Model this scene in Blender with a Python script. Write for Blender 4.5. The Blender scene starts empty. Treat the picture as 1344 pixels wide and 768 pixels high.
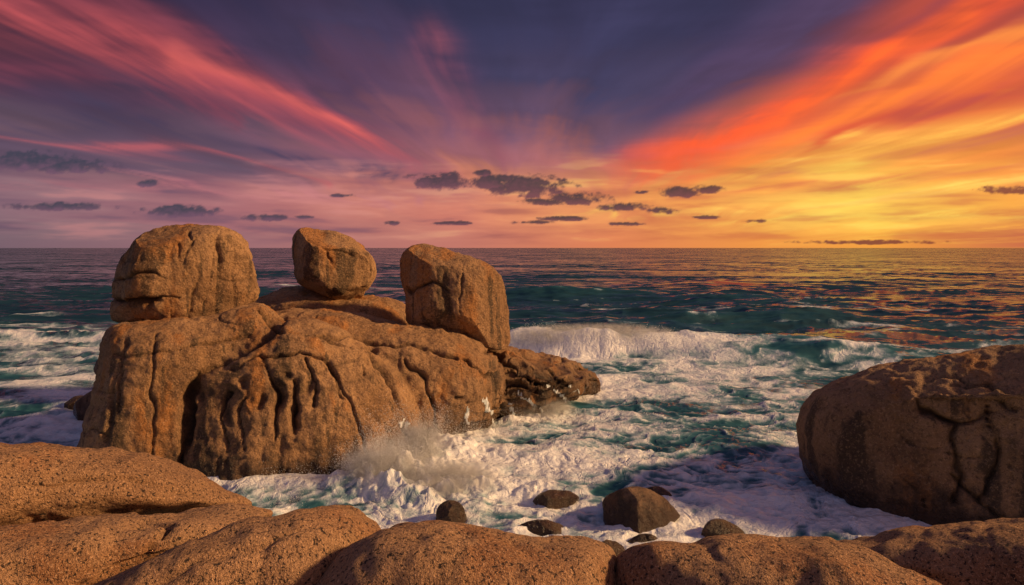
import bpy, bmesh, math, numpy as np
from mathutils import Vector, kdtree
rng=np.random.default_rng(7)
scene=bpy.context.scene
F=896.0; H=9.0; HY=325.0
# ---------------------------------------------------------------- noise
def _h(ix,iy,iz,seed):
    n=(ix.astype(np.int64)*374761393+iy.astype(np.int64)*668265263+iz.astype(np.int64)*2147483647+seed*1274126177)&0xffffffff
    n=((n^(n>>13))*1274126177)&0xffffffff
    n=((n^(n>>16))*2246822519)&0xffffffff
    return ((n^(n>>15))&0xffffff)/float(0xffffff)
def vn(x,y,z,seed=0):
    if np.ndim(z)==0: z=x*0+z
    x0=np.floor(x);y0=np.floor(y);z0=np.floor(z)
    fx=x-x0;fy=y-y0;fz=z-z0
    fx=fx*fx*fx*(fx*(fx*6-15)+10);fy=fy*fy*fy*(fy*(fy*6-15)+10);fz=fz*fz*fz*(fz*(fz*6-15)+10)
    r=0
    zs=(0,1) if np.any(fz) else (0,)
    for dx in (0,1):
        wx=fx if dx else 1-fx
        for dy in (0,1):
            wy=fy if dy else 1-fy
            for dz in zs:
                wz=fz if dz else 1-fz
                r=r+wx*wy*wz*_h(x0+dx,y0+dy,z0+dz,seed)
    return r*2-1
def fbm(x,y,z,o=4,seed=0,g=0.5):
    r=0;a=1;t=0
    if np.ndim(z)==0: z=x*0+z
    flat=not np.any(z)
    for i in range(o):
        c,s=math.cos(i*0.7),math.sin(i*0.7)
        r=r+a*vn((x*c-y*s)*2**i+i*17.3,(x*s+y*c)*2**i-i*9.1,z*2**i+(0 if flat else i*5.7),seed+i); t+=a; a*=g
    return r/t*1.5
def sst(a,b,x):
    t=np.clip((x-a)/(b-a),0,1); return t*t*(3-2*t)
def segdist(P,a,b):
    a=np.array(a,float);b=np.array(b,float);ab=b-a
    tt=np.clip(((P-a)@ab)/(ab@ab),0,1); return np.hypot(*(P-a-tt[:,None]*ab).T),tt
def lin(c):
    return tuple(((v/255)/12.92 if v/255<=0.04045 else ((v/255+0.055)/1.055)**2.4) for v in c)
# ---------------------------------------------------------------- node DSL
class S:
    def __init__(s,t,k): s.t=t; s.k=k
    def _m(s,op,*o):
        n=s.t.nodes.new('ShaderNodeMath'); n.operation=op
        for i,v in enumerate((s,)+o):
            if isinstance(v,S): s.t.links.new(v.k,n.inputs[i])
            else: n.inputs[i].default_value=float(v)
        return S(s.t,n.outputs[0])
    def __add__(s,o): return s._m('ADD',o)
    __radd__=__add__
    def __mul__(s,o): return s._m('MULTIPLY',o)
    __rmul__=__mul__
    def __sub__(s,o): return s._m('SUBTRACT',o)
    def mn(s,o): return s._m('MINIMUM',o)
    def ss(s,a,b,lo=0,hi=1):
        n=s.t.nodes.new('ShaderNodeMapRange'); n.interpolation_type='SMOOTHSTEP'
        s.t.links.new(s.k,n.inputs[0])
        for i,v in enumerate((a,b,lo,hi)): n.inputs[i+1].default_value=v
        return S(s.t,n.outputs[0])
def sep(t,v):
    n=t.nodes.new('ShaderNodeSeparateXYZ'); t.links.new(v.k,n.inputs[0])
    return [S(t,n.outputs[i]) for i in range(3)]
def noise(t,v,scale,detail=4,rough=0.5,dist=0.0,col=False):
    n=t.nodes.new('ShaderNodeTexNoise'); t.links.new(v.k,n.inputs['Vector'])
    n.inputs['Scale'].default_value=scale;n.inputs['Detail'].default_value=detail
    n.inputs['Roughness'].default_value=rough;n.inputs['Distortion'].default_value=dist
    return S(t,n.outputs[1 if col else 0])
def vop(t,op,a,b=None,out=0):
    n=t.nodes.new('ShaderNodeVectorMath'); n.operation=op
    for i,v in enumerate((a,b)):
        if v is None: continue
        if isinstance(v,S): t.links.new(v.k,n.inputs[i])
        else: n.inputs[i].default_value=v
    return S(t,n.outputs[out])
def mix(t,f,a,b,mode='MIX'):
    n=t.nodes.new('ShaderNodeMixRGB'); n.blend_type=mode
    for i,v in enumerate((f,a,b)):
        if isinstance(v,S): t.links.new(v.k,n.inputs[i])
        elif i==0: n.inputs[0].default_value=v
        else: n.inputs[i].default_value=(*v,1)
    return S(t,n.outputs[0])
def attr(t,name,out='Fac'):
    n=t.nodes.new('ShaderNodeAttribute'); n.attribute_name=name
    return S(t,n.outputs[out])
def mesh_from(name,V,Fc,mat,attrs=None,smooth=True,cols=None):
    me=bpy.data.meshes.new(name); Fc=np.asarray(Fc)
    k=Fc.shape[1]; me.vertices.add(len(V)); me.vertices.foreach_set('co',np.asarray(V,np.float32).ravel())
    me.loops.add(Fc.size); me.loops.foreach_set('vertex_index',Fc.astype(np.int32).ravel())
    me.polygons.add(len(Fc)); me.polygons.foreach_set('loop_start',np.arange(0,Fc.size,k,dtype=np.int32))
    me.update(calc_edges=True)
    for kx,vv in (attrs or {}).items():
        at=me.attributes.new(kx,'FLOAT','POINT'); at.data.foreach_set('value',np.asarray(vv,np.float32).ravel())
    for kx,vv in (cols or {}).items():
        at=me.attributes.new(kx,'FLOAT_COLOR','POINT'); at.data.foreach_set('color',np.concatenate([vv,np.ones((len(vv),1))],1).astype(np.float32).ravel())
    me.polygons.foreach_set('use_smooth',np.full(len(me.polygons),smooth,bool))
    me.materials.append(mat); me.update()
    ob=bpy.data.objects.new(name,me); scene.collection.objects.link(ob); return ob
def gridfaces(na,nr,wrap=False):
    i0=np.arange(na)[:,None]*nr+np.arange(nr-1)[None]
    i1=np.roll(i0,-1,axis=0)
    if not wrap: i0=i0[:-1]; i1=i1[:-1]
    return np.stack([i0.ravel(),i0.ravel()+1,i1.ravel()+1,i1.ravel()],1)
# ---------------------------------------------------------------- world + sun + camera
SUN_AZ=94; SUN_EL=25
w=bpy.data.worlds.new("World"); scene.world=w; w.use_nodes=True
t=w.node_tree; t.nodes.clear()
sky=t.nodes.new('ShaderNodeTexSky'); sky.sky_type='NISHITA'; sky.sun_disc=False
sky.sun_elevation=math.radians(SUN_EL); sky.sun_rotation=math.radians(SUN_AZ)
bg=t.nodes.new('ShaderNodeBackground'); t.links.new(sky.outputs[0],bg.inputs[0]); bg.inputs[1].default_value=0.003
wo=t.nodes.new('ShaderNodeOutputWorld'); t.links.new(bg.outputs[0],wo.inputs[0])
sd=bpy.data.lights.new("sun","SUN"); sd.energy=5.0; sd.angle=math.radians(5); sd.color=(1.0,0.61,0.28)
so=bpy.data.objects.new("sun",sd); scene.collection.objects.link(so)
a=math.radians(SUN_AZ); e=math.radians(SUN_EL)
sv=Vector((math.sin(a)*math.cos(e),math.cos(a)*math.cos(e),math.sin(e)))
so.rotation_euler=sv.to_track_quat('Z','Y').to_euler()
cd=bpy.data.cameras.new("camera"); co=bpy.data.objects.new("camera",cd); scene.collection.objects.link(co)
co.location=(0,0,H); co.rotation_euler=(math.radians(90),0,0)
cd.lens=24; cd.sensor_width=36; cd.shift_y=-59/1344; cd.clip_end=60000; cd.clip_start=0.05
scene.camera=co
scene.view_settings.view_transform='Standard'; scene.view_settings.look='None'; scene.view_settings.exposure=0
# ---------------------------------------------------------------- sky dome (cloud sheet colours computed per vertex)
azs=np.radians(np.concatenate([np.arange(-180,-44,3.0),np.arange(-43,43,0.085),np.arange(44,180,3.0)]))
els=np.radians(np.concatenate([[-3,-1.0,-0.3],np.arange(0,1.0,0.05),np.arange(1.0,24,0.085),np.arange(24.5,90,3.0),[90]]))
A,E=np.meshgrid(azs,els,indexing='ij'); sh=A.shape
te=np.tan(np.clip(E,-0.1,1.45))
Ac=np.clip(A,-1.15,1.15)
PX=672+F*np.tan(Ac); PY=HY-F*te/np.cos(Ac)
el=np.clip(te,0,3)
zc=el+0.035
A5=A-math.radians(4)
cx_=np.sin(A5)/zc; cy_=np.cos(A5)/zc
Z0=np.zeros(sh)
warp=fbm(cx_*0.5,cy_*0.2,Z0,3,1)
st=fbm(cx_*1.3+warp*0.8,cy_*0.15+warp*0.3,Z0,5,11)
st2=fbm(cx_*4.5+warp*2.0,cy_*0.40+warp,Z0,5,21,0.6)
st3=fbm(A*4+warp,el*26+A*1.2+warp*0.6,Z0,5,25,0.55)
big=fbm(A*3+4,el*7,Z0,3,31)
rows=[
(0.005,[(-224,(100,84,102)),(0,(120,94,106)),(300,(154,106,112)),(600,(194,118,104)),(800,(222,128,84)),(1000,(238,148,68)),(1150,(244,158,62)),(1344,(204,110,70)),(1600,(150,90,84))]),
(0.055,[(-224,(106,82,102)),(0,(138,102,114)),(300,(168,106,112)),(600,(210,124,104)),(900,(250,164,80)),(1150,(255,206,84)),(1344,(254,172,68)),(1600,(210,120,80))]),
(0.125,[(-224,(66,54,80)),(0,(92,70,90)),(300,(104,76,96)),(500,(138,84,98)),(700,(162,98,104)),(850,(208,116,88)),(1000,(242,138,64)),(1200,(250,164,68)),(1344,(244,142,58)),(1600,(210,110,70))]),
(0.19,[(-224,(46,36,58)),(0,(60,45,66)),(150,(72,51,76)),(360,(94,61,84)),(480,(88,60,86)),(600,(100,68,92)),(720,(96,72,98)),(860,(116,78,94)),(1000,(168,88,78)),(1150,(224,104,56)),(1344,(228,98,48)),(1600,(190,80,60))]),
(0.26,[(-224,(32,25,44)),(0,(42,31,50)),(200,(56,38,62)),(330,(64,47,74)),(480,(66,54,82)),(620,(70,56,86)),(760,(66,59,90)),(900,(72,60,88)),(1050,(94,60,80)),(1180,(156,70,68)),(1344,(200,80,52)),(1600,(140,60,60))]),
(0.36,[(-224,(26,21,36)),(0,(32,25,40)),(200,(43,31,52)),(350,(48,38,64)),(520,(52,47,76)),(700,(52,49,78)),(900,(54,49,78)),(1060,(70,51,78)),(1200,(120,58,66)),(1344,(142,62,58)),(1600,(90,50,60))]),
(0.62,[(-224,(44,46,76)),(672,(50,54,88)),(1600,(76,58,80))]),
(1.6,[(-224,(66,78,110)),(672,(66,78,110)),(1600,(72,80,110))]),
]
def azp(px): return math.atan2(px-672,F)
sdist=el+st*np.clip(el,0,0.5)*0.28+st2*np.clip(el,0,.5)*0.08+st3*0.022
tA=A+big*np.clip(el,0,0.5)*0.35
layer=[]
for e_,stops in rows:
    bk=(120,108,132) if e_<0.3 else (84,90,120)
    ss_=[(azp(p),lin(c)) for p,c in stops]+[(-np.pi,lin(bk)),(np.pi,lin(bk)),(-1.9,lin((84,84,114))),(1.9,lin((172,114,100)))]
    ss_.sort(); xs=[q[0] for q in ss_]
    layer.append(np.stack([np.interp(tA,xs,[q[1][k] for q in ss_]) for k in range(3)],-1))
C=layer[0].copy()
for i in range(1,len(rows)):
    f=sst(rows[i-1][0],rows[i][0],sdist)[...,None]; C=C*(1-f)+layer[i]*f
def blend(C,m,c):
    m=np.clip(m,0,1)[...,None]; return C*(1-m)+np.array(lin(c))*m
bands=[
([(640,235),(545,206),(450,162),(360,128),(250,98),(120,62),(-120,0)],8,48,(184,78,80),0.80),
([(520,196),(430,152),(330,116),(210,84)],4,16,(222,100,90),0.5),
([(430,150),(330,100),(180,48),(0,-20)],10,26,(110,54,72),0.5),
([(-120,96),(60,108),(180,116),(300,146)],10,8,(124,56,74),0.7),
([(-120,140),(150,156),(330,186),(520,226)],20,9,(66,54,80),0.85),
([(-120,172),(100,186),(270,206),(430,236)],7,6,(190,90,94),0.6),
([(-120,205),(150,212),(320,226)],9,6,(92,70,90),0.7),
([(-120,240),(100,238),(300,252),(560,268)],6,6,(186,112,118),0.6),
([(690,240),(650,180),(610,120),(560,50)],10,26,(138,72,86),0.6),
([(585,190),(520,130),(440,60),(380,-20)],14,30,(58,48,76),0.65),
([(760,200),(790,130),(800,40)],14,40,(60,56,88),0.5),
([(780,246),(880,222),(990,172),(1090,114),(1190,58),(1320,-10)],14,38,(242,88,42),0.88),
([(960,196),(1060,140),(1160,84),(1260,24)],8,18,(255,106,38),0.6),
([(900,240),(1040,186),(1180,128),(1344,66),(1440,30)],6,26,(254,126,44),0.75),
([(860,254),(1040,216),(1200,178),(1344,148),(1500,120)],5,14,(255,192,78),0.8),
([(830,190),(940,118),(1040,56),(1120,-10)],18,34,(80,60,90),0.8),
([(960,238),(1130,206),(1344,176)],4,10,(196,106,76),0.7),
([(1000,226),(1130,170),(1344,112)],4,12,(216,84,48),0.75),
([(1120,176),(1240,140),(1400,96)],6,12,(176,72,60),0.7),
([(1060,150),(1180,100),(1344,44)],4,9,(255,150,58),0.5),
([(900,262),(1100,244),(1400,214)],3,8,(224,126,72),0.7),
([(980,276),(1150,264),(1400,246)],3,6,(238,142,70),0.6),
([(880,296),(1100,286),(1400,280)],5,7,(255,214,92),0.6),
([(700,286),(900,276),(1150,262),(1400,236)],4,7,(255,202,94),0.65),
([(1090,70),(1200,24),(1260,-20)],8,14,(120,58,74),0.65),
([(1200,90),(1290,44),(1400,-6)],5,14,(158,66,58),0.65),
]
PP=np.stack([PX.ravel(),PY.ravel()],1)
wob=np.stack([(warp*34*np.clip(el*5,0,1)).ravel(),(st*30*np.clip(el*5,0,1)+st3*10).ravel()],1)
dense=(np.abs(A)<1.14).ravel()
for pts,w0,w1,c,al in bands:
    best=np.full(len(PP),9.0); n=len(pts)-1; al_=np.zeros(len(PP))
    for q in range(n):
        d,tt=segdist(PP+wob,pts[q],pts[q+1]); s_=(q+tt)/n; wd=w0+(w1-w0)*s_; dd=d/wd
        al_=np.where(dd<best,sst(-0.05,0.3,s_),al_); best=np.minimum(best,dd)
    m=(np.exp(-best**2*0.9)*al_).reshape(sh)*al*dense.reshape(sh)
    m=m*np.clip(0.68+0.7*st2+0.5*st+0.4*st3,0.05,1.15)
    C=blend(C,m,c)
hs=fbm(A*9,el*75,Z0,5,41)
hm=sst(0,0.02,el)*(1-sst(0.07,0.16,el))
right=sst(azp(400),azp(1000),A)
C=C*(1+ (0.30*hs*hm)[...,None]*np.array([0.7,1.0,0.6]))
C=blend(C,sst(0.3,0.9,hs)*hm*0.38*(1-right),(208,130,128)); C=blend(C,sst(0.3,0.9,hs)*hm*0.45*right,(255,216,100))
C=blend(C,sst(0.3,0.9,-hs)*hm*0.45*(1-right),(100,80,102)); C=blend(C,sst(0.3,0.9,-hs)*hm*0.46*right,(216,116,70))
C=C*(1+0.17*st2*sst(0.05,0.15,el)+0.16*st3*sst(0.05,0.12,el))[...,None]
cl=[(583,239,46,14),(650,240,38,12),(692,246,56,19),(762,262,46,11),(816,272,38,8),(888,253,29,8),(932,249,20,7),(870,277,22,6),(715,266,38,6),(634,228,15,5),
(30,214,76,15),(95,220,58,12),(195,241,14,6),(235,278,52,10),(345,286,32,6),(75,272,70,7),(1318,250,38,7),(840,252,12,4),(515,293,16,4),(448,257,18,3),(590,293,28,3),(740,287,38,4),(990,290,15,3),(1140,318,90,4),(400,285,15,3),(700,292,30,3),(820,294,26,3),(930,285,20,3)]
cn=fbm(PX/11,PY/7,Z0,5,51,0.6); cn2=fbm(PX/34,PY/16,Z0,3,61)
m=np.full(sh,-9.0); lowr=np.zeros(sh)
for cx,cy,cw,ch in cl:
    dx=(PX-cx)/cw; dy=(PY-cy)/ch; dy=np.where(dy>0,dy*1.5,dy)
    mm=1-(dx*dx+dy*dy); lowr=np.where(mm>m,dy,lowr); m=np.maximum(m,mm)
cm=sst(-0.2,0.75,m+cn*0.8+cn2*0.4+0.05)*(m>-3)*0.95
base=np.array(lin((82,64,84)))*(1-sst(azp(200),azp(800),A))[...,None]+np.array(lin((86,56,64)))*sst(azp(200),azp(800),A)[...,None]
base=base*(1+0.7*np.clip(lowr+cn*0.7,-0.6,1)[...,None]*np.array([1.1,0.5,0.5]))
rr=sst(azp(800),azp(1250),A)[...,None]; base=base*(1-rr)+np.array(lin((136,68,50)))*rr
C=C*(1-cm[...,None])+base*cm[...,None]
C=np.where((E<0)[...,None],np.array(lin((60,52,62))),C)
RD=20000.0
V=np.stack([np.cos(E)*np.sin(A),np.cos(E)*np.cos(A),np.sin(E)],-1).reshape(-1,3)*RD
m_=bpy.data.materials.new('sunset_sky'); m_.use_nodes=True; t=m_.node_tree; t.nodes.clear()
o=t.nodes.new('ShaderNodeOutputMaterial'); em=t.nodes.new('ShaderNodeEmission'); tr=t.nodes.new('ShaderNodeBsdfTransparent'); ad=t.nodes.new('ShaderNodeAddShader')
t.links.new(attr(t,'skycol','Color').k,em.inputs[0]); t.links.new(em.outputs[0],ad.inputs[0]); t.links.new(tr.outputs[0],ad.inputs[1]); t.links.new(ad.outputs[0],o.inputs[0])
m_.cycles.emission_sampling='NONE'
mesh_from('sky',V,gridfaces(sh[0],sh[1],True),m_,cols={'skycol':C.reshape(-1,3)})
# ---------------------------------------------------------------- materials
def newmat(name):
    m=bpy.data.materials.new(name); m.use_nodes=True; t=m.node_tree; t.nodes.clear()
    o=t.nodes.new('ShaderNodeOutputMaterial'); b=t.nodes.new('ShaderNodeBsdfPrincipled')
    t.links.new(b.outputs[0],o.inputs[0]); return m,t,b,o
def bump(t,h,dist,strength=1.0,prev=None):
    n=t.nodes.new('ShaderNodeBump'); t.links.new(h.k,n.inputs['Height'])
    n.inputs['Distance'].default_value=dist; n.inputs['Strength'].default_value=strength
    if prev is not None: t.links.new(prev.k,n.inputs['Normal'])
    return S(t,n.outputs[0])
def pos(t):
    g=t.nodes.new('ShaderNodeNewGeometry'); return S(t,g.outputs['Position'])
def rock_mat(name,grit,base,dark,lite,rust,gritd,wet=True,speck=0.5,macro=0.5,big=0.30):
    m,t,b,o=newmat(name); P=pos(t)
    n2=noise(t,P,1.5,8,0.72,0.3); n3=noise(t,P,grit,3,0.75)
    v=noise(t,P,grit*0.6,3,0.7)
    tone=attr(t,'tone'); st=attr(t,'stain'); cr=attr(t,'crev'); ru=attr(t,'rust')
    c=mix(t,tone,base,lite)
    c=mix(t,n2.ss(0.52,0.30)*macro,c,dark)
    c=mix(t,n2.ss(0.52,0.70)*macro,c,lite)
    c=mix(t,(ru+(n2-0.5)*1.2).ss(0.35,0.85)*0.75,c,rust)
    if wet:
        lich=noise(t,P,4.5,5,0.7,0.5)
        c=mix(t,lich.ss(0.57,0.68)*0.5,c,(0.080,0.062,0.038))
    c=mix(t,(st+(n2-0.5)*1.4).ss(0.35,0.85)*0.80,c,(0.052,0.039,0.027))
    c=mix(t,n3.ss(0.52,0.64)*speck,c,tuple(min(1,q*1.5+0.03) for q in lite))
    c=mix(t,v.ss(0.47,0.36)*speck*1.2,c,(0.05,0.034,0.026))
    c=mix(t,cr.mn(1.0)*0.78,c,(0.040,0.026,0.018))
    if wet:
        wm=(sep(t,P)[2]+(n2-0.5)*2.8).ss(1.5,0.4)
        wm=wm._m('MAXIMUM',attr(t,'wet'))
        c=mix(t,wm*0.80,c,(0.036,0.024,0.018))
        t.links.new((wm*-0.58+0.80).k,b.inputs['Roughness'])
    else: b.inputs['Roughness'].default_value=0.82
    b.inputs['Specular IOR Level'].default_value=0.3
    t.links.new(c.k,b.inputs['Base Color'])
    h=bump(t,n2,big,0.8)
    h=bump(t,n3+v*0.8,gritd,1.0,h)
    t.links.new(h.k,b.inputs['Normal'])
    return m
ROCK=rock_mat('sea_rock_granite',11.0,(0.30,0.165,0.080),(0.12,0.066,0.036),(0.47,0.275,0.140),(0.44,0.180,0.048),0.08,speck=0.36,macro=0.6,big=0.45)
GRAN=rock_mat('coarse_granite',55.0,(0.35,0.190,0.097),(0.21,0.113,0.060),(0.46,0.265,0.142),(0.39,0.175,0.075),0.034,wet=False,speck=0.85,macro=0.5,big=0.18)
WETR=rock_mat('wet_rock',12.0,(0.14,0.082,0.048),(0.045,0.030,0.023),(0.25,0.15,0.09),(0.20,0.09,0.04),0.04,speck=0.3)
# ---------------------------------------------------------------- rocks
_ico={}
def ico(s):
    if s not in _ico:
        bm=bmesh.new(); bmesh.ops.create_icosphere(bm,subdivisions=s,radius=1.0)
        V=np.array([v.co[:] for v in bm.verts]); Fc=np.array([[v.index for v in f.verts] for f in bm.faces]); bm.free()
        V/=np.linalg.norm(V,axis=1)[:,None]; _ico[s]=(V,Fc[:,::-1])
    return _ico[s]
def catmull(P,k=10):
    P=np.array(P,float); n=len(P); out=[]
    for i in range(n):
        p0,p1,p2,p3=P[i-1],P[i],P[(i+1)%n],P[(i+2)%n]
        for j in range(k):
            u=j/k
            out.append(0.5*((2*p1)+(p2-p0)*u+(2*p0-5*p1+4*p2-p3)*u*u+(3*p1-p0-3*p2+p3)*u**3))
    return np.array(out)
CAM=np.array([0,0,H])
def ray(px,py): return np.array([(px-672)/F,1.0,-(py-HY)/F])
def inflate(poly,D,T,p=2.5,sub=6,ctr=None,Tb=None):
    Q=catmull(poly); c=np.array(ctr if ctr else Q.mean(0))
    C=CAM+ray(*c)*D; wv=ray(*c); wv/=np.linalg.norm(wv)
    u=np.cross(wv,[0,0,1]); u/=np.linalg.norm(u); v=np.cross(u,wv)
    pts=[]
    for q in Q:
        r=ray(*q); k=np.dot(C-CAM,wv)/np.dot(r,wv); X=CAM+r*k-C; pts.append((X@u,X@v))
    pts=np.array(pts); th=np.arctan2(pts[:,1],pts[:,0]); rr=np.hypot(pts[:,0],pts[:,1])
    o=np.argsort(th); th=th[o]; rr=rr[o]
    th=np.concatenate([th-2*np.pi,th,th+2*np.pi]); rr=np.tile(rr,3)
    V,Fc=ico(sub)
    a,b,cw=V[:,0],V[:,1],V[:,2]
    h=np.hypot(a,b); s=(h**p+np.abs(cw)**p)**(-1/p)
    R=np.interp(np.arctan2(b,a),th,rr)
    Tt=np.where(cw>0,Tb if Tb else T,T)
    return C+ (R*a*s)[:,None]*u+(R*b*s)[:,None]*v+(Tt*cw*s)[:,None]*wv, Fc, C
def normals(V,Fc):
    tri=Fc if Fc.shape[1]==3 else np.vstack([Fc[:,:3],Fc[:,[0,2,3]]])
    n=np.cross(V[tri[:,1]]-V[tri[:,0]],V[tri[:,2]]-V[tri[:,0]])
    N=np.zeros_like(V)
    for k in range(3):
        for c in range(3): N[:,c]+=np.bincount(tri[:,k],weights=n[:,c],minlength=len(V))
    return N/np.maximum(np.linalg.norm(N,axis=1),1e-9)[:,None]
def project(V):
    d=np.maximum(V[:,1],0.5); return np.stack([672+F*V[:,0]/d, HY-F*(V[:,2]-H)/d],1)
def weather(V,Fc,C,seed,amp=1.0,flute=0.2,crack=0.1,scale=1.0,facets=0,planes=(),grooves=(),lowamp=0.3,stains=(),wets=(),billow=0.12,wobpx=6,crfreq=1.0,gbroad=0.12,fcut=(0.74,0.88),pits=(),layers=0,fine=0.03):
    r=np.random.default_rng(seed)
    for (n,q) in planes:
        n=np.array(n,float); n/=np.linalg.norm(n); dd=(V-C)@n; off=dd.max()*q
        V=V-n[None]*(np.maximum(dd-off,0)*0.88)[:,None]
    for k in range(facets):
        n=r.normal(size=3); n[1]=-abs(n[1])*1.2-0.2; n/=np.linalg.norm(n)
        dd=(V-C)@n; off=dd.max()*r.uniform(*fcut)
        V=V-n[None]*(np.maximum(dd-off,0)*0.9)[:,None]
    x,y,z=(V/scale).T
    N=normals(V,Fc)
    V=V+N*(lowamp*amp*fbm(x/3.5,y/3.5,z/3.5,2,seed))[:,None]
    N=normals(V,Fc)
    wx=0.45*fbm(x/1.5,y/1.5,z/1.5,2,seed+40)
    bl=np.abs(vn(x/1.9+wx,y/1.9,z/2.4,seed+50))+0.5*np.abs(vn(x/0.9,y/0.9+wx,z/1.2,seed+51))
    d=0.07*amp*fbm(x/0.8,y/0.8,z/0.8,4,seed+5)-billow*amp*(0.7-bl)
    d+=fine*amp*fbm(x/0.28,y/0.28,z/0.28,2,seed+6)
    steep=1-sst(0.55,0.9,N[:,2])
    f=1-np.abs(vn((x+wx*0.5)*0.5,(y+wx*0.5)*0.5,z*0.05,seed+9)); f2=1-np.abs(vn((x+wx*0.4)*1.5,(y+wx*.4)*1.5,z*0.10,seed+19))
    fl=sst(0.80,1.0,f)**1.5*sst(-0.1,0.6,vn(x/2.5,y/2.5,z/3,seed+2)); fl2=sst(0.88,1.0,f2)**2*sst(0.0,0.6,vn(x/2,y/2,z/2.5,seed+4))
    d-= steep*flute*(fl+0.35*fl2)
    c1=fbm(x/3.6*crfreq+wx*0.2,y/3.6*crfreq,z/3.0*crfreq,3,seed+77); ck=np.exp(-(c1/0.014)**2)*sst(0.1,0.45,vn(x/2,y/2,z/2,seed+3))
    d-=crack*ck
    crev=0.22*steep*(fl+0.5*fl2)*(flute>0.05)+0.7*ck*(crack>0)
    if layers:
        lz=1-np.abs(vn(x*0.12,y*0.12,z*1.5+wx*0.5,seed+30)); lm=sst(0.85,1,lz)*steep*sst(-0.3,0.4,vn(x/2,y/2,z,seed+31))
        d-=layers*lm; crev=np.maximum(crev,0.5*lm)
    Pp=project(V)
    cc=V.mean(0)-CAM; cc/=np.linalg.norm(cc)
    wobv=np.stack([fbm(x/0.9,y/0.9,z/0.9,3,seed+60),fbm(x/0.9,y/0.9,z/0.9,3,seed+61)],1)
    m=1-sst(0.2,0.45,N@cc)
    if len(grooves):
        dep=V[:,1]
        wv_=0.75+1.1*vn(x/1.1,y/1.1,z/1.1,seed+62); wid=np.clip(wv_,0.12,1.6)
        for pts,wd,dp in grooves:
            dm=np.full(len(V),1e9)
            for q in range(len(pts)-1): dm=np.minimum(dm,segdist(Pp+wobv*wobpx,pts[q],pts[q+1])[0])
            dm=dm*dep/F/wid; k_=np.clip(wid,0.2,1)
            g=np.exp(-(dm/wd)**2)*m*k_; g2=np.exp(-(dm/(wd*3.0))**2)*m*k_
            d-=dp*((1-gbroad)*g+gbroad*g2); crev=np.maximum(crev,(0.85*g+0.15*g2)*min(1,dp/0.3))
    for (cx,cy,rx,ry,dp) in pits:
        q=((Pp[:,0]+wobv[:,0]*5-cx)/rx)**2+((Pp[:,1]+wobv[:,1]*5-cy)/ry)**2; g=np.exp(-q**1.5)*m
        d-=dp*g; crev=np.maximum(crev,g*0.7)
    V=V+N*d[:,None]
    x,y,z=V.T
    s0=fbm(x*1.2/scale,y*1.2/scale,z*0.13/scale,4,seed+90); s1=fbm(x*3.6/scale,y*3.6/scale,z*0.2/scale,3,seed+95)
    stain=np.maximum(sst(0.05,0.65,s0)*0.85,sst(0.25,0.7,s1)*0.7)*steep*(flute>0)
    for (cx,cy,rx,ry,s_) in stains:
        q=((Pp[:,0]-cx)/rx)**2+((Pp[:,1]-cy)/ry)**2
        stain=np.maximum(stain,s_*np.exp(-q)*(0.75+0.5*fbm(x*.8,y*.8,z*0.3,3,seed+91)))
    wet=np.zeros(len(V))
    for (cx,cy,rx,ry,s_) in wets:
        q=((Pp[:,0]-cx)/rx)**2+((Pp[:,1]-cy)/ry)**2; wet=np.maximum(wet,s_*np.exp(-q)*(0.8+0.6*fbm(x,y,z,3,seed+92)))
    tone=np.clip(0.5+0.9*fbm(x*.4/scale,y*.4/scale,z*.3/scale,3,seed+93),0,1)
    rust=np.clip(0.22+1.0*fbm(x*.9/scale,y*.9/scale,z*.22/scale,4,seed+94),0,1)
    return V,{'crev':crev,'stain':stain,'wet':np.clip(wet,0,1),'tone':tone,'rust':rust}
def boulder(name,poly,D,T,mat,seed,p=2.5,sub=6,**k):
    ctr=k.pop('ctr',None); Tb=k.pop('Tb',None)
    V,Fc,C=inflate(poly,D,T,p,sub,ctr,Tb)
    V,at=weather(V,Fc,C,seed,**k)
    return mesh_from(name,V,Fc,mat,at)
parts=[
 ([(148,436),(200,430),(270,424),(335,400),(362,420),(400,470),(410,560),(400,660),(320,680),(200,665),(118,620),(126,540),(138,480)],31.5,5.5,3.8),
 ([(240,500),(300,450),(370,420),(440,432),(510,480),(548,560),(545,610),(500,650),(440,672),(330,680),(262,650),(232,580)],30.5,4.6,2.8),
 ([(330,425),(420,408),(520,425),(620,450),(660,490),(640,560),(560,620),(470,640),(400,600),(340,520)],35.0,5.0,2.6),
 ([(560,448),(640,450),(690,460),(730,476),(770,500),(740,530),(690,560),(600,590),(540,560)],39.5,4.5,2.3),
 ([(640,468),(700,464),(750,476),(784,498),(778,516),(720,545),(650,560),(610,520)],44.0,3.6,2.3),
 ([(325,420),(350,392),(400,379),(470,386),(535,402),(580,432),(560,480),(450,520),(340,500)],42.0,5.0,2.3),
]
obs=[]
for i,(pl,D_,T_,p_) in enumerate(parts):
    V,Fc,C=inflate(pl,D_,T_,p_,5); obs.append(mesh_from('tmp%d'%i,V,Fc,ROCK))
bpy.context.view_layer.update()
bpy.ops.object.select_all(action='DESELECT')
for o_ in obs: o_.select_set(True)
bpy.context.view_layer.objects.active=obs[0]; bpy.ops.object.join()
ob=bpy.context.view_layer.objects.active
md=ob.modifiers.new('r','REMESH'); md.mode='VOXEL'; md.voxel_size=0.07
ms=ob.modifiers.new('s','SMOOTH'); ms.factor=0.6; ms.iterations=12
dg=bpy.context.evaluated_depsgraph_get(); me=bpy.data.meshes.new_from_object(ob.evaluated_get(dg))
n=len(me.vertices); V=np.zeros(n*3); me.vertices.foreach_get('co',V); V=V.reshape(-1,3)
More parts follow.
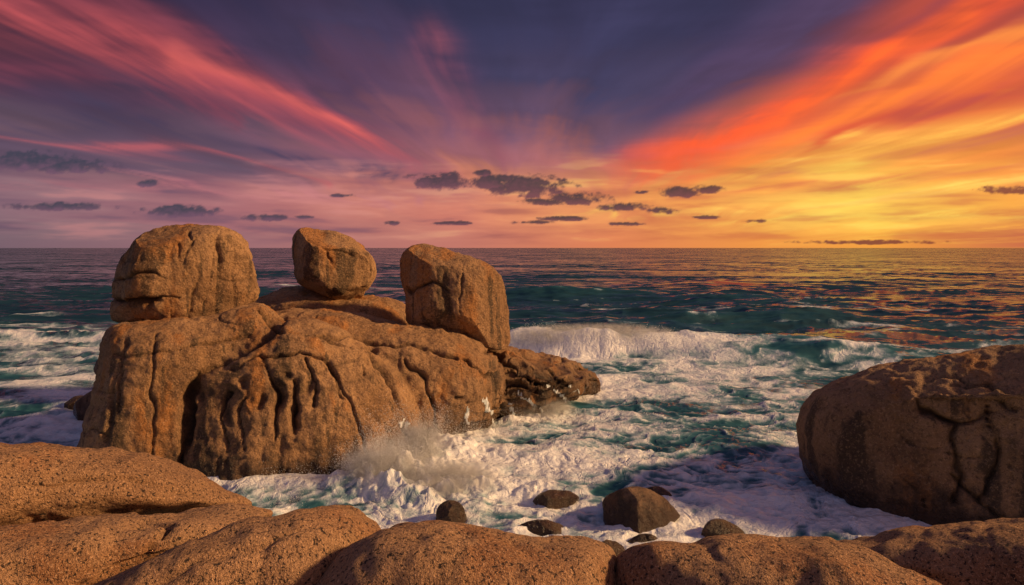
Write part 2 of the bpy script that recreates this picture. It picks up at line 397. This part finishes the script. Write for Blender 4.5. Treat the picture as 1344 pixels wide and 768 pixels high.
Lc=np.zeros(len(me.loops),np.int32); me.loops.foreach_get('vertex_index',Lc); Fc=Lc.reshape(-1,4)
bpy.data.objects.remove(ob)
Pq=project(V); tailm=sst(560,680,Pq[:,0])*sst(455,475,Pq[:,1])
lay=V[:,2]+0.08*V[:,0]+0.3*fbm(V[:,0]/2,V[:,1]/2,0,2,700)
stp=0.5; q=lay/stp; V[:,2]+=tailm*stp*((np.floor(q)+sst(0.35,0.7,q-np.floor(q)))-q)*0.9
# joint-bounded blocks: flatten the front of the dome against a few steep joint planes
Cm=np.array([-8.5,31.0,2.0])
for n_,off in [((-0.15,-0.97,0.20),5.3),((0.55,-0.80,0.22),5.2),((-0.55,-0.80,0.25),6.4),((0.30,-0.45,0.84),4.2)]:
    n_=np.array(n_); n_/=np.linalg.norm(n_); dd=(V-Cm)@n_; sel=sst(-14,-11,V[:,0])*(1-sst(-2,2,V[:,0]))
    V=V-n_[None]*(np.maximum(dd-off,0)*0.7*sel)[:,None]
G=[([(372,418),(335,452),(264,490),(243,530),(238,610)],0.12,0.55),
 ([(345,408),(372,436),(440,448),(484,472)],0.09,0.35),
 ([(298,512),(292,548),(296,596)],0.05,0.28),([(320,520),(316,560),(320,590)],0.04,0.2),
 ([(352,486),(364,520),(362,585)],0.08,0.4),([(388,498),(390,540),(384,566)],0.07,0.35),([(402,474),(412,500),(414,530)],0.05,0.25),
 ([(345,474),(395,464),(430,480),(450,522)],0.06,0.25),([(432,480),(456,520),(472,570),(498,610)],0.07,0.3),
 ([(485,460),(520,505),(534,570)],0.11,0.6),([(455,455),(480,490)],0.07,0.3),
 ([(300,484),(345,470),(352,492)],0.05,0.2),
 ([(530,470),(562,500),(578,575)],0.07,0.3),([(610,470),(650,500),(662,535)],0.07,0.35),([(640,462),(690,490),(712,524)],0.07,0.35),([(600,520),(660,515),(720,505)],0.07,0.3),([(690,470),(745,502)],0.07,0.3),
 ([(162,445),(157,520),(148,590)],0.05,0.15),([(205,440),(200,520),(196,620)],0.05,0.15),([(430,440),(520,450),(600,470)],0.07,0.25),([(150,470),(230,462),(330,440)],0.05,0.14)]
V,at=weather(V,Fc,V.mean(0),11,amp=1.0,flute=0.16,crack=0.10,grooves=G,lowamp=0.24,billow=0.16,fine=0.05,layers=0.03,
   pits=[(318,500,7,6,0.2),(368,520,7,16,0.3),(388,545,6,16,0.3),(300,548,5,14,0.2),(342,525,5,12,0.2),(404,505,6,10,0.25),(376,492,8,6,0.2),(262,520,6,14,0.2)],
   stains=[(150,560,26,80,0.9),(370,530,70,50,0.6),(245,560,14,60,0.8),(520,560,20,40,0.6),(640,520,60,30,0.6),(330,480,60,14,0.5),(300,610,90,24,0.5),(430,600,60,24,0.5)],wets=[(720,510,90,40,1.0),(620,560,70,30,0.95),(560,590,60,25,0.8),(400,635,120,16,0.9)])
mesh_from('rock_headland',V,Fc,ROCK,at)
mainV,mainF=V,Fc
FOAMM,t,b,o=newmat('white_water'); P=pos(t)
nn=noise(t,vop(t,'MULTIPLY',P,(1,1,0.25)),9.0,4,0.6); c=mix(t,nn.ss(0.35,0.65),(0.30,0.36,0.40),(0.72,0.74,0.76)); t.links.new(c.k,b.inputs['Base Color']); b.inputs['Roughness'].default_value=0.5
t.links.new(bump(t,nn,0.05,0.8).k,b.inputs['Normal'])
Pm=project(mainV); Nm=normals(mainV,mainF); wob=np.stack([fbm(*(mainV.T/0.6),3,801),fbm(*(mainV.T/0.6),3,802)],1)*4
thr=fbm(mainV[:,0]/0.16,mainV[:,1]/0.16,mainV[:,2]/0.9,3,803)
sm=np.zeros(len(mainV))
for pts,wd in [([(634,522),(642,540),(648,562)],0.12),([(655,520),(672,534),(684,552)],0.15),([(682,516),(700,530),(718,545)],0.16),([(528,552),(536,580),(545,600)],0.12),([(716,504),(738,520),(750,532)],0.14),([(664,532),(672,556)],0.10),([(612,534),(614,560)],0.10),([(740,505),(762,516)],0.12)]:
    dm=np.full(len(mainV),1e9)
    for q in range(len(pts)-1): dm=np.minimum(dm,segdist(Pm+wob,pts[q],pts[q+1])[0])
    sm=np.maximum(sm,np.exp(-((dm*mainV[:,1]/F)/wd)**2)*(Nm[:,1]<0.3))
sm=sm+0.5*thr*(sm>0.1)
fk=(sm[mainF].min(1)>0.45)
used,inv=np.unique(mainF[fk],return_inverse=True)
if len(used): mesh_from('waterfall',mainV[used]+Nm[used]*0.02,inv.reshape(-1,4),FOAMM)
boulder('balanced_boulder',[(149,380),(153,350),(166,326),(186,306),(215,299),(262,298),(298,301),(320,318),(332,350),(338,382),(328,400),(285,422),(225,438),(185,426),(150,418),(146,398)],31.5,3.0,ROCK,21,p=3.8,sub=7,
  planes=[((0.70,-0.70,-0.05),0.84),((-0.6,-0.7,0.2),0.88),((0.05,-0.5,0.9),0.90),((-0.1,-0.9,-0.45),0.88)],flute=0.22,crack=0.06,lowamp=0.12,billow=0.12,layers=0.05,stains=[(185,350,38,45,0.95),(200,320,40,16,0.8),(280,345,6,50,0.7),(255,360,5,40,0.6),(170,405,25,12,0.7)],
  pits=[(196,396,16,5,0.3)],
  grooves=[([(148,394),(195,402),(215,390),(240,394)],0.10,0.45),([(152,364),(190,358),(222,366)],0.06,0.22),([(250,305),(262,360),(250,425)],0.09,0.2),([(225,395),(228,430)],0.06,0.2)])
boulder('balanced_boulder',[(384,330),(388,306),(402,298),(432,302),(470,320),(493,345),(490,372),(470,393),(440,394),(400,378),(385,358)],40,2.3,ROCK,33,p=2.8,
  planes=[((0.5,-0.85,-0.1),0.84),((-0.65,-0.75,0.1),0.86),((0.2,-0.5,0.8),0.84),((0.3,-0.5,-0.8),0.86)],flute=0.12,crack=0.04,lowamp=0.12,stains=[(398,350,10,30,0.6),(446,380,30,10,0.5)],
  grooves=[([(402,315),(430,322),(462,334)],0.06,0.15),([(430,326),(436,350)],0.06,0.15)])
boulder('balanced_boulder',[(528,352),(534,330),(556,321),(600,332),(642,348),(663,375),(667,420),(664,455),(620,456),(570,446),(540,430),(534,390)],36,2.6,ROCK,46,p=3.4,sub=7,
  planes=[((0.72,-0.7,0.0),0.80),((-0.6,-0.8,0.1),0.86),((0.1,-0.5,0.85),0.87),((-0.1,-0.85,-0.5),0.87)],flute=0.20,crack=0.05,lowamp=0.12,billow=0.12,stains=[(612,400,6,50,0.8),(570,440,40,14,0.6),(640,380,6,50,0.5)],
  grooves=[([(533,384),(560,372),(590,384)],0.08,0.25),([(608,345),(604,400),(612,454)],0.08,0.3)])
V,Fc,C=inflate([(252,300),(253,296),(258,294),(263,296),(265,300),(258,302)],31.5,0.15,2.3,3); mesh_from('perched_stone',V,Fc,ROCK,{'crev':np.zeros(len(V))})
boulder('shore_boulder',[(1055,590),(1060,540),(1098,508),(1180,482),(1270,467),(1360,462),(1480,490),(1540,580),(1520,700),(1400,760),(1250,760),(1150,712),(1085,655)],25,4.5,ROCK,58,p=2.9,sub=7,
  planes=[((-0.5,-0.85,0.1),0.84),((0.2,-0.8,0.55),0.87),((-0.3,-0.3,0.9),0.90)],flute=0.18,crack=0.08,lowamp=0.2,billow=0.12,wobpx=9,fine=0.05,
  stains=[(1110,600,20,60,1.1),(1140,640,20,30,0.9),(1090,560,14,30,0.6),(1290,670,40,30,0.6),(1330,600,14,60,0.6)],
  grooves=[([(1200,500),(1208,540),(1252,560),(1262,625),(1250,660)],0.08,0.28),([(1300,540),(1308,600),(1288,660)],0.07,0.3),([(1250,500),(1300,500),(1335,545)],0.06,0.25),([(1215,505),(1260,492),(1300,505)],0.05,0.2),([(1250,620),(1290,668),(1330,680)],0.06,0.25),([(1210,545),(1260,560),(1310,545)],0.06,0.2)])
fg=[([(-260,620),(-150,575),(0,570),(120,584),(225,606),(290,640),(322,662),(280,676),(120,690),(0,702),(-200,740)],7.0,1.3,2.6,101),
 ([(-260,760),(-100,705),(60,690),(180,674),(300,664),(352,672),(330,700),(240,735),(160,790),(60,900),(-150,960)],5.6,1.0,2.6,102),
 ([(40,830),(140,760),(250,714),(340,686),(405,667),(462,668),(494,700),(480,735),(440,790),(420,900),(250,980),(80,930)],5.0,0.9,2.9,103),
 ([(400,840),(430,770),(490,712),(552,688),(620,694),(700,712),(775,722),(800,752),(806,840),(760,940),(560,980),(430,930)],4.8,0.9,2.9,104),
 ([(814,830),(812,760),(826,726),(880,712),(960,706),(1060,716),(1160,738),(1245,770),(1300,860),(1200,960),(980,980),(840,930)],4.7,0.9,2.9,105),
 ([(1040,720),(1080,708),(1180,697),(1344,690),(1500,690),(1640,740),(1600,860),(1400,920),(1240,850),(1140,760)],6.0,1.1,2.6,106)]
fgr={101:[([(0,640),(120,628),(260,650)],0.03,0.05)],102:[([(180,672),(230,690),(190,730),(100,768)],0.03,0.14)],103:[([(200,760),(300,720),(400,690)],0.02,0.03)]}
for pl,D_,T_,p_,sd_ in fg:
    boulder('granite_slab',pl,D_,T_,GRAN,sd_,p=p_,sub=7,amp=0.5,flute=0.0,crack=0.025,scale=0.55,lowamp=0.18,billow=0.12,grooves=fgr.get(sd_,()),wobpx=14,crfreq=0.4)
gx=np.linspace(-14,14,170); gy=np.linspace(-8,9.5,110); X,Y=np.meshgrid(gx,gy,indexing='ij')
edge=7.6+0.8*np.sin(X*0.6)-0.5*sst(1,5,X)
Z=6.15+0.25*fbm(X/2,Y/2,0,3,5)-9*sst(edge-1.8,edge+1.2,Y)-0.35*sst(1.8,3.4,Y)
V=np.stack([X,Y,Z],-1).reshape(-1,3)
mesh_from('cliff_ground',V,gridfaces(len(gx),len(gy))[:,::-1],GRAN,{'crev':np.full(len(V),0.35),'tone':np.full(len(V),0.3)})
sr=[([(574,668),(592,656),(610,668),(611,698),(577,698)],22,0.5),([(698,662),(712,646),(745,644),(768,660),(760,682),(710,682)],24,0.8),
 ([(795,652),(830,640),(865,648),(897,684),(894,712),(838,716),(799,696),(792,670)],22.3,1.2),([(678,694),(706,682),(740,690),(742,714),(686,714)],21.5,0.5),
 ([(924,666),(950,658),(992,674),(994,690),(946,688)],24,0.8),([(924,692),(945,682),(976,698),(976,716),(924,720)],21,0.6),
 ([(780,722),(800,708),(820,722),(818,748),(784,748)],19.5,0.4),([(822,710),(850,700),(874,712),(852,726),(824,724)],20.5,0.5),
 ([(836,648),(862,638),(882,650),(878,666),(842,664)],24.5,0.5),
 ([(96,535),(120,513),(140,508),(150,560),(103,568)],36,1.3),([(121,480),(135,468),(150,472),(150,498),(122,496)],39,0.8),([(82,532),(100,520),(114,523),(110,546),(84,544)],38,0.7)]
for i,(pl,D_,T_) in enumerate(sr):
    boulder('sea_rock',pl,D_,T_,WETR,200+i,p=4.2,sub=5,amp=0.3,flute=0.02,crack=0.03,scale=0.35,facets=6,lowamp=0.08,billow=0.12,fcut=(0.6,0.8),planes=[((0.15,-0.35,0.9),0.78),((-0.7,-0.6,-0.1),0.74),((0.6,-0.8,-0.1),0.74)])
# ---------------------------------------------------------------- distance to shore
pts=[]
for o_ in bpy.data.objects:
    if o_.type=='MESH' and (o_.name.startswith(('rock_head','sea_rock','shore'))):
        me=o_.data; q=np.zeros(len(me.vertices)*3); me.vertices.foreach_get('co',q); q=q.reshape(-1,3)
        q=q[np.abs(q[:,2])<0.25]; q=q[::4]; pts.append(q[:,:2])
pts=np.vstack(pts)
kd=kdtree.KDTree(len(pts))
for i,q in enumerate(pts): kd.insert((q[0],q[1],0),i)
kd.balance()
GX=np.arange(-45,40,0.5); GY=np.arange(8,90,0.5)
DG=np.array([[kd.find((a_,b_,0))[2] for b_ in GY] for a_ in GX])
def shore(x,y):
    fx=np.clip((x-GX[0])/0.5,0,len(GX)-1.001); fy=np.clip((y-GY[0])/0.5,0,len(GY)-1.001)
    i=fx.astype(int); j=fy.astype(int); fx=fx-i; fy=fy-j
    return DG[i,j]*(1-fx)*(1-fy)+DG[i+1,j]*fx*(1-fy)+DG[i,j+1]*(1-fx)*fy+DG[i+1,j+1]*fx*fy
# ---------------------------------------------------------------- sea
f1=683.0
ys=np.concatenate([np.arange(400,60,-0.6),np.arange(60,6,-0.35),np.arange(6,0.5,-0.25)])
rad=np.concatenate([[3,8,12],H*f1/ys,[15000,19800]])
azs=np.concatenate([np.arange(-180,-44,4.0),np.arange(-43,43,0.09),np.arange(44,180,4.0)])
A,R=np.meshgrid(np.radians(azs),rad,indexing='ij')
X=R*np.sin(A); Y=R*np.cos(A)
sp=R*R/(H*f1)*0.5
wx=2.5*fbm(X/22,Y/22,0,2,300)
def wave(lx,ly,seed,am):
    n=vn((X+wx)/lx,(Y+wx*0.6)/ly,0,seed); r=(1-np.abs(n))**2
    return am*(r-0.45)*np.clip(1.3-sp/ly*1.5,0,1)
deep=sst(40,80,R)
Z=wave(70,22,1,1.0)*deep+wave(26,8,2,0.66)*(0.25+0.75*deep)+wave(9,3.5,3,0.42)*(0.45+0.55*deep)+wave(4.5,1.9,4,0.24)*(0.5+0.5*deep)+wave(1.6,0.8,5,0.07)
def crest(xa,xb,y0,slope,Aa,wf,wb,seed,fade=3,rag=0.12):
    yc=y0+slope*(X-xa)+0.8*vn(X/6,X*0,0,seed)
    Am=Aa*sst(xa-fade,xa+fade,X)*(1-sst(xb-fade*2,xb+fade,X))*(1+rag*vn(X/2.5,X*0,0,seed+1)+rag*vn(X/9,X*0,0,seed+2))
    dy=Y-yc
    return Am*np.where(dy<0,np.exp(-(np.abs(dy)/wf)**2.4),np.exp(-(dy/wb)**2)),dy
c1,dy1=crest(-1,16,58.5,-0.10,1.75,1.4,5,400,3,0.2)
c2,dy2=crest(15,34,56.0,-0.10,1.3,2.8,7,410,5)
c3,dy3=crest(0,28,126,0.10,1.5,6,14,420,9,0.2)
c4,dy4=crest(28,60,104,-0.03,0.9,4,10,430,8,0.2)
c5,dy5=crest(-75,-30,120,0.05,0.8,5,12,440,8,0.2)
c6,dy6=crest(20,44,84,-0.05,0.8,3,8,450,6,0.2)
Z+=c1+c2+c3+c4+c5+c6
near=(R>8)&(R<88)
sdist_=np.where(near,shore(X,Y),30.0)
sl=X/np.maximum(Y,1)
rightdim=sst(0.38,0.52,sl)*sst(32,40,Y)
b_=(1-sst(46,64,Y+4*fbm(X/6,Y/6,0,3,500)))*(0.88-0.46*rightdim)
b_=np.where(sl<-0.35,0.76*(1-sst(52,96,Y+8*fbm(X/9,Y/9,0,3,501))),b_)
foam=b_+0.50*np.exp(-sdist_/1.2)*(R<90)
foam+=0.30*(1-sst(3,14,np.hypot(X+3,Y-27)))
on1=1-sst(14,20,X)
foam+=1.0*np.clip(c1/0.9,0,1)*(dy1<0.9)*on1*(dy1>-4)
foam+=0.45*np.exp(-((dy1+3.2)/2.0)**2)*sst(-3,2,X)*on1
foam+=0.5*np.clip(c2,0,1)*np.exp(-((dy2-0.3)/0.8)**2)
cap=wave(26,8,2,1.0)
foam+=0.36*sst(0.38,0.54,cap)*sst(50,70,Y)*(1-sst(160,320,Y))
foam+=0.24*(1-sst(66,120,Y))*sst(45,55,Y)
ux=0.9*fbm(X/3,Y/3,0,3,600); uy=0.9*fbm(X/3,Y/3,0,3,601)
def ridge(s,ax,seed): 
    return 1-np.abs(fbm((X+ux*2)/(s*ax),(Y+uy*2)/s,0,2,seed))*1.6
fade=lambda s: np.clip(1.3-sp/s,0,1)
rr1=np.clip(ridge(1.5,1.4,620),0,1)**3; rr2=np.clip(ridge(0.6,1.3,630),0,1)**3
pat=0.85*fbm((X+ux)/4.5,(Y+uy)/2.6,0,5,610,0.6)+0.55*(rr1-0.35)*fade(0.5)+0.36*(rr2-0.35)*fade(0.25)+0.24*fbm(X/0.35,Y/0.22,0,3,640)*fade(0.15)
val=foam+pat*sst(0.02,0.3,foam)
val=np.where(foam<0.03,0,val)
Z+=(0.13*np.clip(val,0,1.5)*(R<90))*fade(0.4)+0.14*sst(0.6,1.1,foam)*fbm(X/1.4,Y/1.0,0,4,520)*(R<90)
for (sx,sy,sr_,sh_) in [(-5.2,25.8,1.4,0.7),(-4.0,28.0,1.4,0.75),(-2.8,25.0,1.9,0.45),(-2.4,30.5,1.5,0.35),(1.0,36.5,1.8,0.35),(0.6,24.5,1.6,0.2)]:
    dd=np.hypot(X-sx,Y-sy); g=np.exp(-(dd/sr_)**2); Z+=sh_*g*(0.7+0.8*fbm(X/0.6,Y/0.6,0,5,530)); val=np.maximum(val,1.4*g+0.25*pat)
tq=np.clip(0.62*(1-sst(45,95,Y))*(1-0.5*rightdim)+0.6*np.clip((c1+c2),0,1)+0.45*np.clip(c3+c4+c6,0,1),0,1)
V=np.stack([X,Y,Z],-1).reshape(-1,3); na,nr=X.shape
m,t,b,o=newmat('sea_water'); P=pos(t)
fo=attr(t,'foam'); tqn=attr(t,'turq')
P2=vop(t,'MULTIPLY',P,(1,1,0))
fn2=noise(t,P2,2.4,5,0.65,0.8)
fm=(fo+(fn2-0.5)*0.60).ss(0.38,1.0)*fo.ss(0.0,0.2)
wc=mix(t,tqn,(0.014,0.046,0.070),(0.022,0.094,0.122))
wc=mix(t,fo.ss(0.1,0.6)*tqn*0.6,wc,(0.08,0.21,0.25))
t.links.new(wc.k,b.inputs['Base Color']); b.inputs['Roughness'].default_value=0.12; b.inputs['IOR'].default_value=1.26
g_=t.nodes.new('ShaderNodeNewGeometry'); NN=S(t,g_.outputs['Normal'])
n1=noise(t,vop(t,'MULTIPLY',P,(0.24,0.60,0)),1.0,6,0.64,0.1,True)
n0=noise(t,vop(t,'MULTIPLY',P,(0.022,0.07,0)),1.0,4,0.6,0.1,True)
sl_=vop(t,'ADD',vop(t,'MULTIPLY',vop(t,'SUBTRACT',n1,(0.5,0.5,0.5)),(1.5,2.9,0.0)),vop(t,'MULTIPLY',vop(t,'SUBTRACT',n0,(0.5,0.56,0.5)),(0.6,1.9,0.0)))
nrm=vop(t,'NORMALIZE',vop(t,'ADD',NN,sl_))
t.links.new(nrm.k,b.inputs['Normal'])
fb=t.nodes.new('ShaderNodeBsdfPrincipled'); fb.inputs['Roughness'].default_value=0.40
fc=mix(t,(fo+(fn2-0.5)*0.9).ss(0.5,1.4),(0.28,0.42,0.50),(0.86,0.88,0.90)); t.links.new(fc.k,fb.inputs['Base Color'])
hf=bump(t,fn2+fo*0.9,0.20,0.8); t.links.new(hf.k,fb.inputs['Normal'])
mxs=t.nodes.new('ShaderNodeMixShader'); t.links.new(fm.k,mxs.inputs[0]); t.links.new(b.outputs[0],mxs.inputs[1]); t.links.new(fb.outputs[0],mxs.inputs[2])
t.links.new(mxs.outputs[0],o.inputs[0])
mesh_from('sea',V,gridfaces(na,nr,True),m,{'foam':val,'turq':tq})
# ---------------------------------------------------------------- spray droplets
SP,t,b,o=newmat('spray_drops'); b.inputs['Base Color'].default_value=(0.88,0.9,0.93,1); b.inputs['Roughness'].default_value=0.5
oct_=np.array([[1,0,0],[-1,0,0],[0,1,0],[0,-1,0],[0,0,1],[0,0,-1]],float); of=np.array([[0,2,4],[2,1,4],[1,3,4],[3,0,4],[2,0,5],[1,2,5],[3,1,5],[0,3,5]])
Pd=[]
def jets(cx,cy,z0,nj,npart,hx,spread,dirx=0,diry=0,sx=0.7):
    for j in range(nj):
        v=np.array([rng.normal(dirx,spread),rng.normal(diry,spread),abs(rng.normal(hx,hx*0.35))]); b0=np.array([cx+rng.normal()*sx,cy+rng.normal()*sx,z0])
        s=rng.uniform(0,1.45,npart)
        q=b0+v[None]*s[:,None]+np.array([0,0,-1])*(hx*0.75*s**2)[:,None]+rng.normal(size=(npart,3))*(0.05+0.22*s)[:,None]
        Pd.append(q)
jets(-5.3,26.0,0.3,70,600,2.0,0.6,0.5,-0.4,0.5); jets(-4.0,28.0,0.3,44,500,2.2,0.5,0.4,-0.3,0.5); jets(-3.4,25.3,0.1,44,450,1.2,0.9,0.4)
jets(-2.4,30.6,0.1,24,350,1.1,0.8); jets(1.2,36.6,0.1,24,300,0.9,0.9); jets(-7.6,25.2,0.1,16,300,0.7,0.7); jets(0.6,24.4,0.1,14,250,0.6,0.6)
xs=rng.uniform(-2,17,20000); yc=58.5-0.10*(xs+1); hgt=1.8*sst(-4,2,xs)*(1-sst(11,19,xs))
Pd.append(np.stack([xs,yc-0.6+rng.normal(size=len(xs))*0.7,hgt*rng.uniform(0.5,1.0,len(xs))+np.abs(rng.normal(size=len(xs)))*0.35],1))
Pd=np.vstack(Pd); Pd=Pd[Pd[:,2]>0.05]; sz=rng.uniform(0.004,0.011,len(Pd))*np.where(Pd[:,1]>50,2.6,1)
Vd=(Pd[:,None,:]+oct_[None]*sz[:,None,None]).reshape(-1,3); Fd=(of[None]+6*np.arange(len(Pd))[:,None,None]).reshape(-1,3)
mesh_from('sea_spray',Vd,Fd,SP)
# fine mist hanging in the splash: real scattering volumes
mm=bpy.data.materials.new('sea_mist'); mm.use_nodes=True; t=mm.node_tree; t.nodes.clear()
o=t.nodes.new('ShaderNodeOutputMaterial'); vs=t.nodes.new('ShaderNodeVolumeScatter'); vs.inputs['Color'].default_value=(0.97,0.985,1.0,1); vs.inputs['Anisotropy'].default_value=0.0
tcn=t.nodes.new('ShaderNodeTexCoord'); O=S(t,tcn.outputs['Object']); ln=vop(t,'LENGTH',O,None,1)
P=pos(t); vnz=noise(t,P,1.8,4,0.62,0.5)
den=ln.ss(1.0,0.1)*vnz.ss(0.36,0.66)*4.5
t.links.new(den.k,vs.inputs['Density']); t.links.new(vs.outputs[0],o.inputs['Volume'])
for (c,s) in [((-4.9,25.8,0.7),(1.8,1.6,1.2)),((-3.9,28.0,0.8),(1.5,1.4,1.3)),((-2.6,25.2,0.4),(2.6,1.8,0.8)),((7,57.6,1.5),(9,1.9,1.3)),((1.2,36.6,0.5),(2.4,1.6,0.8))]:
    V,Fc=ico(3); ob=mesh_from('sea_mist',V,Fc[:,::-1],mm); ob.location=c; ob.scale=s
print('verts sea',len(X.ravel()),'main',len(mainV),'drops',len(Pd))
